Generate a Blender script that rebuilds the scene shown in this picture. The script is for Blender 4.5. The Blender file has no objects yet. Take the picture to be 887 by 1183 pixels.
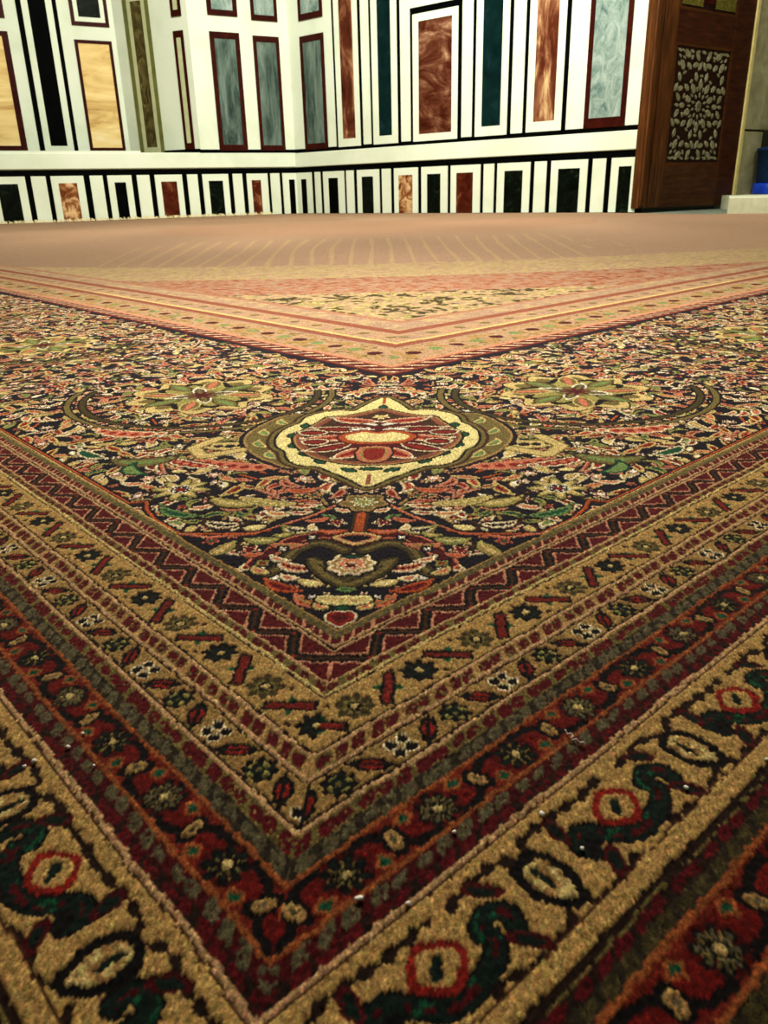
import bpy, bmesh, math, random
import numpy as np
from mathutils import Vector, Matrix

C = bpy.context.scene.collection
S = 0.35                      # metres per layout unit (the camera is one unit above the carpet)
YAW = 0.72501174              # turn of the rug about the vertical
AR, AL = 1.342, 1.0272        # corner of the navy border in rug axes (from the camera foot)
cy, sy = math.cos(YAW), math.sin(YAW)

# ------------------------------------------------------------------ helpers
def lin(*c):
    return tuple(((v/255)/12.92 if v/255 <= 0.04045 else ((v/255+0.055)/1.055)**2.4) for v in c)
def tag(o, label=None, cat=None, group=None, kind=None):
    if label: o['label'] = label
    if cat: o['category'] = cat
    if group: o['group'] = group
    if kind: o['kind'] = kind
    return o
def empty(name, loc=(0, 0, 0), rz=0):
    o = bpy.data.objects.new(name, None); C.objects.link(o)
    o.location = loc; o.rotation_euler = (0, 0, rz); o.empty_display_size = 0.1
    return o
def obj(name, bm, mat, parent=None, smooth=False):
    me = bpy.data.meshes.new(name)
    bmesh.ops.recalc_face_normals(bm, faces=bm.faces)
    bm.to_mesh(me); bm.free()
    if smooth:
        for p in me.polygons: p.use_smooth = True
    o = bpy.data.objects.new(name, me); C.objects.link(o)
    if mat: me.materials.append(mat)
    if parent: o.parent = parent
    return o
def add_box(bm, x0, x1, y0, y1, z0, z1, bevel=0):
    vs = [bm.verts.new((x, y, z)) for z in (z0, z1) for x, y in ((x0, y0), (x1, y0), (x1, y1), (x0, y1))]
    fs = [(3, 2, 1, 0), (4, 5, 6, 7), (0, 1, 5, 4), (1, 2, 6, 5), (2, 3, 7, 6), (3, 0, 4, 7)]
    faces = [bm.faces.new([vs[i] for i in f]) for f in fs]
    if bevel:
        es = {e for f in faces for e in f.edges}
        bmesh.ops.bevel(bm, geom=list(es), offset=bevel, segments=2, affect='EDGES', profile=0.6)
def box(name, mat, parent, x0, x1, y0, y1, z0, z1, bevel=0):
    bm = bmesh.new(); add_box(bm, x0, x1, y0, y1, z0, z1, bevel)
    return obj(name, bm, mat, parent)

# ------------------------------------------------------------------ materials
def mat(name, rough=0.5):
    m = bpy.data.materials.new(name); m.use_nodes = True
    nt = m.node_tree; b = nt.nodes['Principled BSDF']; b.inputs['Roughness'].default_value = rough
    return m, nt, b
def tex_co(nt, scale=(1, 1, 1), rot=(0, 0, 0)):
    tc = nt.nodes.new('ShaderNodeTexCoord'); mp = nt.nodes.new('ShaderNodeMapping')
    mp.inputs['Scale'].default_value = scale; mp.inputs['Rotation'].default_value = rot
    nt.links.new(tc.outputs['Object'], mp.inputs['Vector']); return mp.outputs['Vector']
def ramp(nt, fac, stops):
    r = nt.nodes.new('ShaderNodeValToRGB'); e = r.color_ramp.elements
    while len(e) < len(stops): e.new(0.5)
    for i, (p, c) in enumerate(stops):
        e[i].position = p; e[i].color = (*lin(*c), 1)
    nt.links.new(fac, r.inputs['Fac']); return r.outputs['Color']
def noise(nt, vec, scale, detail=6, dist=0.0, rough=0.55):
    n = nt.nodes.new('ShaderNodeTexNoise'); n.inputs['Scale'].default_value = scale
    n.inputs['Detail'].default_value = detail; n.inputs['Distortion'].default_value = dist
    n.inputs['Roughness'].default_value = rough
    nt.links.new(vec, n.inputs['Vector']); return n.outputs['Fac']
def stone_mat(name, stops, scale=3.0, stretch=(1, 1, 1), rot=(0, 0, 0), dist=1.0, rough=0.3, detail=8, nrough=0.6):
    m, nt, b = mat(name, rough)
    v = tex_co(nt, stretch, rot)
    f = noise(nt, v, scale, detail, dist, nrough)
    nt.links.new(ramp(nt, f, stops), b.inputs['Base Color']); b.inputs['Specular IOR Level'].default_value = 0.12
    return m
M = {}
M['white'] = stone_mat('white_marble', [(0.3, (216, 228, 202)), (0.5, (228, 238, 216)), (0.75, (234, 243, 224))], 1.2, dist=0.4, rough=0.4)
M['black'] = stone_mat('black_marble', [(0.3, (3, 4, 4)), (0.75, (10, 12, 10))], 6, rough=0.6); M['black'].node_tree.nodes['Principled BSDF'].inputs['Specular IOR Level'].default_value = .04
M['darkgreen'] = stone_mat('dark_green_marble', [(0.35, (5, 8, 6)), (0.58, (16, 26, 17)), (0.72, (44, 56, 38)), (0.8, (95, 105, 75))], 5, dist=2.5, rough=0.3)
M['teal'] = stone_mat('teal_marble', [(0.3, (10, 32, 31)), (0.6, (18, 45, 45)), (0.8, (42, 66, 72))], 4, dist=0.5, rough=0.25)
M['brown'] = stone_mat('brown_marble', [(0.30, (50, 18, 10)), (0.45, (84, 42, 27)), (0.55, (116, 76, 56)), (0.63, (158, 122, 96)), (0.72, (222, 194, 146))], 1.7, (1, 1, 2.0), (0, 0.45, 0), nrough=.72, dist=.9, rough=0.3)
M['brown2'] = stone_mat('veined_brown_marble', [(0.28, (60, 22, 12)), (0.46, (98, 52, 34)), (0.55, (146, 102, 74)), (0.65, (218, 188, 138)), (0.78, (116, 72, 50))], 2.2, (1.9, 1.9, 0.5), (0, 0.2, 0), nrough=.7, dist=.8, rough=0.3)
M['redbrown'] = stone_mat('red_brown_marble', [(0.3, (58, 20, 12)), (0.55, (94, 44, 26)), (0.7, (166, 120, 84))], 4.5, dist=.9, rough=0.3)
M['tanbrown'] = stone_mat('mottled_brown_marble', [(0.35, (98, 50, 24)), (0.5, (150, 100, 62)), (0.62, (222, 190, 142))], 4.5, dist=2.0, rough=0.3)
M['alabaster'] = stone_mat('cream_alabaster', [(0.3, (196, 158, 100)), (0.45, (232, 204, 140)), (0.58, (246, 222, 160)), (0.72, (255, 246, 214))], 0.9, (0.55, 0.55, 3.2), dist=1.2, rough=0.25)
M['grey'] = stone_mat('grey_blue_marble', [(0.3, (14, 34, 32)), (0.42, (72, 90, 82)), (0.55, (112, 130, 120)), (0.75, (150, 166, 156))], 2.0, (2.6, 2.6, 0.45), (0, 0.12, 0), nrough=.75, dist=.7, rough=0.3)
M['palegrey'] = stone_mat('pale_grey_marble', [(0.28, (28, 60, 58)), (0.4, (112, 136, 128)), (0.56, (158, 176, 166)), (0.76, (190, 206, 196))], 4.2, (1.5, 1.5, 0.8), (0, -0.4, 0), nrough=.78, dist=1.0, rough=0.3)
M['redframe'] = stone_mat('dark_red_marble', [(0.3, (48, 15, 10)), (0.7, (74, 28, 18))], 6, dist=0.8, rough=0.35)
M['olive'] = stone_mat('olive_brown_marble', [(0.3, (52, 46, 24)), (0.5, (92, 84, 50)), (0.7, (132, 122, 78))], 5, (1, 1, .7), dist=1.8, rough=0.35)
M['oliveedge'] = stone_mat('olive_moulding', [(0.3, (104, 108, 60)), (0.7, (128, 132, 82))], 5, rough=0.5)
M['paleolive'] = stone_mat('pale_olive_moulding', [(0.3, (186, 192, 150)), (0.7, (205, 210, 168))], 5, rough=0.5)
def wood_mat(name, stops, stretch=(9, 9, .7)):
    m, nt, b = mat(name, 0.45)
    f = noise(nt, tex_co(nt, stretch), 3.0, 8, 0.6); b.inputs['Specular IOR Level'].default_value = 0.2
    nt.links.new(ramp(nt, f, stops), b.inputs['Base Color'])
    bp = nt.nodes.new('ShaderNodeBump'); bp.inputs['Strength'].default_value = 0.15; bp.inputs['Distance'].default_value = 0.01
    nt.links.new(f, bp.inputs['Height']); nt.links.new(bp.outputs['Normal'], b.inputs['Normal'])
    return m
M['wood'] = wood_mat('brown_wood', [(0.3, (64, 37, 15)), (0.55, (94, 58, 26)), (0.75, (118, 76, 38))])
M['wooddark'] = wood_mat('dark_wood', [(0.3, (48, 24, 12)), (0.6, (72, 38, 18)), (0.8, (90, 50, 25))], (1.2, 1.2, 7))
M['woodrail'] = wood_mat('rail_wood', [(0.3, (58, 33, 13)), (0.6, (84, 50, 21)), (0.8, (102, 63, 29))], (1.0, 1.0, 7))
M['strap'] = wood_mat('strap_wood', [(0.3, (26, 12, 6)), (0.7, (54, 30, 16))], (6, 6, 6))
M['bone'] = stone_mat('grey_inlay', [(0.3, (96, 94, 70)), (0.6, (142, 138, 110)), (0.8, (176, 168, 150))], 20, rough=0.4)
M['gold'] = stone_mat('golden_olive_inlay', [(0.3, (70, 66, 18)), (0.55, (104, 98, 44)), (0.75, (150, 142, 84))], 22, dist=2, rough=0.4)
M['sand'] = stone_mat('sandstone', [(0.3, (138, 133, 102)), (0.55, (170, 165, 130)), (0.75, (196, 190, 158))], 3, dist=0.5, rough=0.8)
M['rim'] = stone_mat('lit_rim_sandstone', [(0.3, (196, 182, 118)), (0.7, (222, 208, 148))], 5, rough=0.7)  # paler copy of the sandstone, paints the pillar's lit rim
M['joint'] = stone_mat('dark_mortar', [(0.3, (40, 36, 22)), (0.7, (62, 56, 36))], 5, rough=0.9)
M['step'] = stone_mat('pale_step_stone', [(0.3, (196, 200, 168)), (0.7, (222, 226, 198))], 4, rough=0.5)
M['blue'] = stone_mat('bright_blue', [(0.3, (22, 52, 150)), (0.7, (44, 84, 196))], 4, rough=0.4)
M['bluedark'] = stone_mat('dark_blue', [(0.3, (18, 34, 60)), (0.7, (34, 56, 92))], 4, rough=0.5)
M['back'] = stone_mat('dark_plaster', [(0.3, (70, 68, 52)), (0.7, (96, 94, 74))], 3, rough=0.9)  # plain dark tone for the wall beyond the jamb
M['lint'] = stone_mat('white_lint', [(0.3, (235, 228, 210)), (0.7, (255, 250, 238))], 40, rough=0.9)
M['fringe'] = stone_mat('cream_fringe', [(0.3, (196, 178, 130)), (0.7, (236, 224, 184))], 30, rough=0.95)
M['floor'] = stone_mat('stone_floor', [(0.3, (96, 104, 92)), (0.7, (128, 138, 124))], 3, rough=0.5)

# woollen pile: dye colours with the far field's sheen painted in, stored knot by knot
def wool():
    m, nt, b = mat('wool_pile', 0.85)
    at = nt.nodes.new('ShaderNodeAttribute'); at.attribute_name = 'dye_sheen'
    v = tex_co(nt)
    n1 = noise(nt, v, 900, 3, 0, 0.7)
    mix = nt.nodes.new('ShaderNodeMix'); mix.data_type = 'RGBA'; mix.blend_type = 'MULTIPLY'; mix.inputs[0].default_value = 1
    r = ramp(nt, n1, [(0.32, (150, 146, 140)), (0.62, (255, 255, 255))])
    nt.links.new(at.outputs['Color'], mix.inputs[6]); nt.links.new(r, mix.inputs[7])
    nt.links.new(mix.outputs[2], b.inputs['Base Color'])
    b.inputs['Specular IOR Level'].default_value = 0.12
    b.inputs['Sheen Weight'].default_value = 0.10; b.inputs['Sheen Roughness'].default_value = 0.45
    b.inputs['Sheen Tint'].default_value = (*lin(255, 225, 190), 1)
    bp = nt.nodes.new('ShaderNodeBump'); bp.inputs['Strength'].default_value = 0.5; bp.inputs['Distance'].default_value = 0.0008
    nt.links.new(n1, bp.inputs['Height']); nt.links.new(bp.outputs['Normal'], b.inputs['Normal'])
    return m
M['wool'] = wool()

# ------------------------------------------------------------------ rug design
K = {k: np.array(lin(*v), dtype=np.float32) for k, v in dict(
    navy=(12, 9, 28), black=(13, 9, 9), cream=(212, 188, 122), pale=(238, 220, 176), white=(246, 238, 216), red=(140, 34, 24),
    dred=(92, 12, 20), wine=(78, 10, 16), salmon=(206, 124, 92), pink=(206, 146, 112), olive=(120, 106, 58), dolive=(74, 64, 34), green=(18, 84, 54),
    dgreen=(12, 34, 26), orange=(182, 88, 42), yellow=(238, 222, 152), brown=(70, 42, 22), tan=(172, 138, 84), guard=(196, 158, 112), brick=(122, 34, 24), maincream=(184, 150, 90),
    bandred=(108, 18, 12), orangetan=(150, 86, 44), greyol=(98, 90, 64), greydk=(50, 42, 28), minor=(182, 148, 88), minor2=(164, 132, 78),
    lolive=(160, 152, 84), lgreen=(120, 146, 84), pinktan=(172, 141, 114), fieldorange=(172, 122, 92), fieldcream=(186, 160, 118), vtan=(184, 150, 114), rust=(146, 86, 62), dbrown=(40, 22, 12)).items()}

def catmull(pts, n=6, closed=False):
    P = np.array(pts, float); m = len(P); out = []
    rng = range(m) if closed else range(m-1)
    for i in rng:
        if closed: a, b, c, d = P[(i-1) % m], P[i], P[(i+1) % m], P[(i+2) % m]
        else: a, b, c, d = P[max(i-1, 0)], P[i], P[i+1], P[min(i+2, m-1)]
        for k in range(n):
            t = k/n
            out.append(0.5*((2*b)+(-a+c)*t+(2*a-5*b+4*c-d)*t*t+(-a+3*b-3*c+d)*t**3))
    if not closed: out.append(P[-1])
    return np.array(out)
def dpoly(x, y, pts, closed=False):
    d = np.full(x.shape, 1e9, np.float32); n = len(pts)
    for i in range(n if closed else n-1):
        ax, ay = pts[i]; bx, by = pts[(i+1) % n]; dx, dy = bx-ax, by-ay; l2 = dx*dx+dy*dy+1e-12
        t = np.clip(((x-ax)*dx+(y-ay)*dy)/l2, 0, 1)
        d = np.minimum(d, np.hypot(x-ax-t*dx, y-ay-t*dy))
    return d
def inpoly(x, y, pts):
    c = np.zeros(x.shape, bool); n = len(pts)
    for i in range(n):
        ax, ay = pts[i]; bx, by = pts[(i+1) % n]
        if ay == by: continue
        c ^= ((ay > y) != (by > y)) & (x < (bx-ax)*(y-ay)/(by-ay)+ax)
    return c
def sdf(x, y, pts):
    d = dpoly(x, y, pts, True); return np.where(inpoly(x, y, pts), -d, d)
def ell(x, y, cx, cy_, rx, ry, a=0):
    c, s = math.cos(a), math.sin(a); u = ((x-cx)*c+(y-cy_)*s)/rx; v = (-(x-cx)*s+(y-cy_)*c)/ry
    return (np.hypot(u, v)-1)*min(rx, ry)
def flower(x, y, cx, cy_, r, n, depth=0.28, ph=0.0):
    dx, dy = x-cx, y-cy_; th = np.arctan2(dy, dx)
    return np.hypot(dx, dy)-r*(1-depth+depth*np.cos(n*(th-ph)))

class Canvas:
    def __init__(s, x0, y0, nx, ny, st):
        s.x0, s.y0, s.nx, s.ny, s.st = x0, y0, nx, ny, st
        q = (x0+st*np.arange(nx)).astype(np.float32); p = (y0+st*np.arange(ny)).astype(np.float32)
        s.Q, s.P = np.meshgrid(q, p)
        s.col = np.zeros((ny, nx, 3), np.float32)
    def win(s, q0, q1, p0, p1):
        i0 = max(int((q0-s.x0)/s.st), 0); i1 = min(int((q1-s.x0)/s.st)+2, s.nx)
        j0 = max(int((p0-s.y0)/s.st), 0); j1 = min(int((p1-s.y0)/s.st)+2, s.ny)
        if i1 <= i0 or j1 <= j0: return None
        return slice(j0, j1), slice(i0, i1)

def hashn(i, j, k=0):
    v = np.sin(i*127.1+j*311.7+k*74.7)*43758.5453; return v-np.floor(v)
def vnoise(x, y, k=0):
    i, j = np.floor(x), np.floor(y); fx, fy = x-i, y-j; fx = fx*fx*(3-2*fx); fy = fy*fy*(3-2*fy)
    a, b, c, d = hashn(i, j, k), hashn(i+1, j, k), hashn(i, j+1, k), hashn(i+1, j+1, k)
    return (a*(1-fx)+b*fx)*(1-fy)+(c*(1-fx)+d*fx)*fy

# --- border stripes: d = distance outwards from the navy edge, t = distance along the arm from the corner
def border(cv):
    Q, P = cv.Q, cv.P
    D = -np.minimum(Q, P); right = Q > P; T = np.where(right, Q, P)
    # weave irregularity: lines wander a little and every edge is slightly ragged
    D = (D+0.0042*(vnoise(Q*34, P*34, 1)-.5)+0.0050*(vnoise(Q*110, P*110, 2)-.5)+0.006*(vnoise(Q*6, P*6, 5)-.5)).astype(np.float32)
    T = (T+0.0060*(vnoise(Q*34, P*34, 3)-.5)+0.0050*(vnoise(Q*110, P*110, 4)-.5)).astype(np.float32)
    rng = np.random.default_rng(5)
    def band(lo, hi, fn):
        idx = np.nonzero((D >= lo) & (D < hi))
        if not len(idx[0]): return
        d, t, r = D[idx], T[idx], right[idx]
        c = np.zeros((len(d), 3), np.float32); fn(c, d, t, r); cv.col[idx] = c
    def put(c, mask, k): c[mask] = K[k] if isinstance(k, str) else k
    def solid(k):
        def f(c, d, t, r): c[:] = K[k]
        return f
    def lines(*ls):                      # (from, to, colour)
        for lo, hi, k in ls: band(lo, hi, solid(k))
    def rep(t, t0, P_):
        i = np.floor((t-t0)/P_+0.5); return t-t0-i*P_, i.astype(int)
    def blobs(lo, hi, bg, k, per, tick=None, skew=0.0, gap=0.22, seed=0.0):
        def f(c, d, t, r):
            c[:] = K[bg]; mid, h = (lo+hi)/2, (hi-lo)/2
            u, i = rep(t+(d-mid)*skew+seed, 0, per)
            wob = 0.22*np.sin(i*7.3); u = u+per*.10*np.sin(i*3.7)
            m = (np.abs(u)/(per*(0.5-gap/2)))**2.5+(np.abs(d-mid)/(h*(0.95+wob)))**2.5 < 1
            put(c, m & (vnoise(t*160, d*160, 9) > .20), k)
            if tick: put(c, np.abs(np.abs(u)-per/2) < per*0.11, tick)
        band(lo, hi, f)
    # S1 navy edge guard
    lines((-0.012, -0.006, 'dbrown'), (-0.006, 0.0, 'tan'), (0.0, 0.022, 'olive'))
    blobs(0.004, 0.022, 'olive', 'greyol', 0.03, None, 0.6, 0.4)
    blobs(0.022, 0.05, 'dolive', 'dred', 0.034, 'pink', 0.9, 0.2)
    lines((0.046, 0.054, 'guard'), (0.054, 0.060, 'dbrown'), (0.060, 0.068, 'guard'))
    # S2 zigzag
    def zig(c, d, t, r):
        c[:] = K['dred']; P_ = 0.167
        u = ((t-(-0.06)-0.045)/P_) % 1.0
        tri = np.abs(u*2-1)                         # 0..1..0
        zd = (d-(0.114+(tri-0.5)*0.078))*0.72
        c[np.abs(zd) < 0.021] = K['pink']; c[np.abs(zd) < 0.0155] = K['black']; c[np.abs(zd) < 0.0045] = K['brown']
        for dd, ph in ((0.081, 0.5), (0.147, 0.0)):
            uu, i = rep(t+0.06-0.045+ph*P_, 0, P_)
            m = np.abs(uu)*0.8+np.abs(d-dd) < 0.007
            c[m] = K['red']
    band(0.068, 0.16, zig)
    lines((0.153, 0.162, 'guard'))
    blobs(0.161, 0.186, 'olive', 'dred', 0.05, None, 0.7, 0.3); lines((0.183, 0.192, 'cream'), (0.192, 0.198, 'dbrown'))
    # S4 first cream minor border
    def minor1(c, d, t, r):
        c[:] = K['minor']
        for arm, t0, P_ in ((True, 0.024, 0.189), (False, 0.118, 0.189)):
            s = r == arm
            dd, tt = d[s]-0.262, t[s]; cc = c[s]
            u, i = rep(tt, t0, P_)
            even = (i % 2) == 0
            f = flower(u, dd, 0, 0, 0.046, 8, .13)
            put(cc, f < 0.004, 'tan')
            put(cc, (f < 0) & even, 'black'); put(cc, (f < 0) & ~even, 'dolive')
            g = flower(u, dd, 0, 0, 0.031, 8, .2, .39)
            put(cc, (g < 0) & even, 'dgreen'); put(cc, (g < 0) & ~even, 'olive')
            put(cc, np.hypot(u, dd) < 0.016, 'black'); put(cc, np.hypot(u, dd) < 0.0085, 'cream')
            v, j = rep(tt, t0+P_/2, P_)
            sg = np.where(j % 2 == 0, 1, -1)
            a = (v+sg*dd)/1.414; b = (v-sg*dd)/1.414
            put(cc, (np.abs(b) < 0.034) & (np.abs(a) < 0.019*(1-np.abs(b)/0.036)+0.001), 'green')
            put(cc, (np.abs(a) < 0.06) & (np.abs(b) < 0.0165), 'black')
            put(cc, (np.abs(a) < 0.052) & (np.abs(b) < 0.0085), 'brick')
            # little flecks between
            for k, du in enumerate((-0.048, 0.048)):
                put(cc, np.hypot(v-du, dd-0.04*(-1)**k) < 0.0075, 'brown')
            c[s] = cc
    band(0.197, 0.32, minor1)
    lines((0.318, 0.324, 'dbrown'), (0.324, 0.334, 'guard'), (0.369, 0.379, 'guard'), (0.379, 0.386, 'dbrown'))
    blobs(0.334, 0.369, 'olive', 'dred', 0.046, 'tan', 0.8, 0.25)
    # S6 second cream minor border
    def minor2(c, d, t, r):
        c[:] = K['minor2']
        for arm, t0 in ((True, -0.03), (False, 0.02)):
            s = r == arm; dd, tt = d[s]-0.422, t[s]; cc = c[s]; P_ = 0.308
            u, i = rep(tt, t0, P_)
            put(cc, flower(u, dd, 0, 0, 0.038, 8, .12) < 0, 'black'); put(cc, flower(u, dd, 0, 0, 0.03, 8, .35, .39) < 0, 'dgreen')
            th = np.arctan2(dd, u); put(cc, (np.abs(np.hypot(u, dd)-0.02) < 0.004) & (np.cos(th*4) > 0), 'lolive'); put(cc, np.hypot(u, dd) < 0.006, 'olive')
            v, j = rep(tt, t0+P_/2, P_)
            for a in range(4):
                an = a*math.pi/2+0.78
                put(cc, flower(v, dd, 0.0205*math.cos(an), 0.0205*math.sin(an), 0.0125, 4, .06) < 0.003, 'pale')
            for a in range(4):
                an = a*math.pi/2+0.78
                put(cc, flower(v, dd, 0.0205*math.cos(an), 0.0205*math.sin(an), 0.0125, 4, .06) < 0, 'black')
            w, k = rep(tt, t0+P_/4, P_/2); sg = np.where(k % 2 == 0, 1, -1)
            a = (w+sg*dd)/1.414; b = (w-sg*dd)/1.414
            e = np.hypot(a/0.04, b/0.02)
            put(cc, e < 1, 'black'); put(cc, e < 0.62, 'red'); put(cc, (np.abs(a) < 0.05) & (np.abs(b) < 0.004), 'black')
            c[s] = cc
    band(0.385, 0.457, minor2)
    lines((0.456, 0.462, 'dbrown'), (0.462, 0.473, 'guard'))
    blobs(0.473, 0.505, 'olive', 'dred', 0.047, None, 0.7, 0.14)
    blobs(0.505, 0.537, 'greydk', 'greyol', 0.047, None, 0.9, 0.25, 0.02)
    lines((0.537, 0.546, 'orangetan'))
    # red bands
    def redband(mid, half, pr, pl):
        def f(c, d, t, r):
            c[:] = K['bandred']
            for arm, (t0, P_) in ((True, pr), (False, pl)):
                s = r == arm; dd, tt = d[s]-mid, t[s]; cc = c[s]
                cc[np.abs(dd) > half-0.012] = K['bandred']*0.85+K['orangetan']*0.15
                u, i = rep(tt, t0, P_); even = i % 2 == 0
                v, j = rep(tt, t0+P_/2, P_); sg = np.where(j % 2 == 0, 1, -1)
                # vine swinging from side to side between the rosettes
                an = (tt-t0-P_/2)/P_*math.pi
                sl = np.tanh(2.6*np.sin(an)); wave = 0.0365*sl
                slope = 0.0365*(1-sl**2)*2.6*np.cos(an)*math.pi/P_
                vd = np.abs(dd-wave)/np.sqrt(1+slope**2)
                put(cc, vd < 0.0092, 'black')
                # small cream tulips on both edges
                for off, sd in ((-0.042, 1), (0.042, -1)):
                    x = v-off; y = dd*sg*1-0.024*sd
                    put(cc, np.abs(x)*0.85+np.abs(y) < 0.020, 'orangetan')
                    put(cc, np.abs(x)*0.85+np.abs(y) < 0.011, 'green')
                # bud on the vine
                e = np.hypot((v+sg*dd*0.2)/0.017, dd/0.027)
                put(cc, e < 1.25, 'black'); put(cc, e < 0.78, 'tan'); put(cc, e < 0.3, 'greyol')
                # rosettes: dark petals around a pale heart
                th = np.arctan2(dd, u); rr = np.hypot(u, dd)
                put(cc, rr < 0.045, K['bandred']*0.6)
                pet = flower(u, dd, 0, 0, 0.044, 8, 0.12)
                put(cc, (pet < 0) & ((np.cos(8*th) > -0.75) | (rr < .02)), 'black')
                put(cc, (pet < -0.008) & (pet > -.02) & (np.cos(8*th) > 0.6) & even, 'dgreen')
                put(cc, (pet < -0.010) & (np.cos(8*th) > 0.3) & ~even, 'greyol')
                put(cc, (rr < 0.030) & (rr > .008) & (np.cos(8*th) < -0.8), 'olive')
                put(cc, rr < 0.0085, 'cream')
                c[s] = cc
        return f
    band(0.546, 0.63, redband(0.589, 0.043, (-0.042, 0.209), (-0.018, 0.212)))
    lines((0.63, 0.640, 'orangetan'))
    blobs(0.640, 0.668, 'wine', 'greyol', 0.05, None, 0.8, 0.25)
    blobs(0.668, 0.691, 'dbrown', 'dred', 0.05, None, 0.8, 0.2, 0.02)
    lines((0.691, 0.702, 'guard'), (0.702, 0.707, 'brown'), (0.707, 0.724, 'maincream'))
    # main cream border
    def mainb(c, d, t, r):
        c[:] = K['maincream']
        oval = catmull([(-0.029, -0.049), (0.005, -0.061), (0.036, -0.045), (0.048, -0.011), (0.043, 0.025), (0.022, 0.066), (-0.006, 0.064), (-0.030, 0.041), (-0.045, 0.005), (-0.042, -0.031)], 4, True)
        leaf = catmull([(0.100, 0.018), (0.094, -0.008), (0.112, -0.022), (0.138, -0.012), (0.152, 0.014), (0.185, 0.043), (0.237, 0.045), (0.276, 0.037), (0.306, 0.013), (0.300, -0.010), (0.325, -0.024), (0.352, -0.012), (0.350, 0.016)], 4)
        hook = catmull([(0.100, 0.024), (0.106, 0.002), (0.122, 0.012)], 3)
        vines = [catmull(v, 4) for v in ([(-0.150, -0.070), (-0.103, -0.073), (-0.064, -0.077), (-0.030, -0.072), (-0.012, -0.058)],
                 [(0.020, 0.062), (0.029, 0.078), (0.057, 0.083), (0.077, 0.072), (0.110, 0.076), (0.149, 0.073)],
                 [(-0.024, 0.062), (-0.060, 0.076), (-0.106, 0.081), (-0.150, 0.074), (-0.198, 0.066)],
                 [(0.023, -0.060), (0.035, -0.073), (0.073, -0.077), (0.13, -0.074), (0.19, -0.07), (0.25, -0.073)])]
        buds = [((-0.089, -0.056), 0.8), ((-0.104, 0.048), 0.95), ((0.092, -0.050), 1.8), ((0.112, 0.052), 2.3)]
        for arm, t0, P_ in ((True, -0.238, 0.447), (False, -0.060, 0.417)):
            s = r == arm; dd, tt = d[s]-0.812, t[s]; cc = c[s]
            u, i = rep(tt, t0+0.10, P_); u = u+0.10       # window from -0.12 to +0.32 round each oval
            wob = 0.004*np.sin(tt*150+dd*60)
            for v in vines:
                for sh in (0, P_, -P_):
                    put(cc, dpoly(u+sh, dd, v) < 0.0078+wob, 'dbrown')
            for sh in (0, P_):
                uu = u+sh
                e = (np.abs((uu-0.215)/0.053)**1.5+np.abs((dd+0.012)/0.046)**1.5)**(1/1.5)
                dl = dpoly(uu, dd, leaf)
                put(cc, dl < 0.020, 'black'); put(cc, dl < 0.014, 'dgreen'); put(cc, (dl < 0.006) & (vnoise(uu*70, dd*70, 3) > .6), 'wine'); put(cc, (dl < 0.012) & (dl > .003) & (vnoise(uu*60, dd*60, 6) > .72), 'green'); put(cc, dpoly(uu, dd, hook) < 0.009, 'black')
                put(cc, e < 1, 'red'); put(cc, e < 0.68, 'maincream')
                a = ((uu-0.215)+(dd+0.012))/1.414; b = ((uu-0.215)-(dd+0.012))/1.414
                put(cc, np.hypot(b/0.022, a/0.009) < 1, 'dgreen')
            for (bx, by), an in buds:
                for sh in (0, P_, -P_):
                    uu = u+sh-bx; a = uu*math.cos(an)+(dd-by)*math.sin(an); b = -uu*math.sin(an)+(dd-by)*math.cos(an)
                    put(cc, np.hypot(a/0.034, b/0.0155) < 1, 'wine'); put(cc, np.hypot(a/0.021, b/0.0095) < 1, 'dgreen')
            for sh in (0, P_, -P_):
                o = sdf(u+sh, dd, oval)
                put(cc, o < 0, 'black'); put(cc, o < -0.0175, 'cream'); put(cc, (o < -0.0175) & (vnoise(u*60, dd*60, 2) > .45), 'tan')
                put(cc, np.hypot((u+sh+0.003)/0.007, (dd+0.008)/0.027) < 1, 'dgreen')
            c[s] = cc
    band(0.724, 0.888, mainb)
    lines((0.888, 0.893, 'brown'), (0.893, 0.926, 'maincream'), (0.926, 0.940, 'dbrown'), (0.940, 0.944, 'olive'))
    blobs(0.944, 0.966, 'dbrown', 'dred', 0.05, None, 0.8, 0.2)
    blobs(0.966, 0.992, 'greydk', 'dolive', 0.05, None, 0.8, 0.25, 0.02)
    lines((0.992, 1.004, 'orangetan'))
    band(1.004, 1.098, redband(1.051, 0.047, (0.075, 0.235), (0.05, 0.235)))
    lines((1.098, 1.110, 'orangetan'), (1.18, 1.19, 'tan'), (1.19, 1.6, 'wine'))
    blobs(1.110, 1.145, 'greydk', 'dolive', 0.055, None, 0.8, 0.25); blobs(1.145, 1.18, 'dbrown', 'dred', 0.055, None, 0.8, 0.25)

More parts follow.
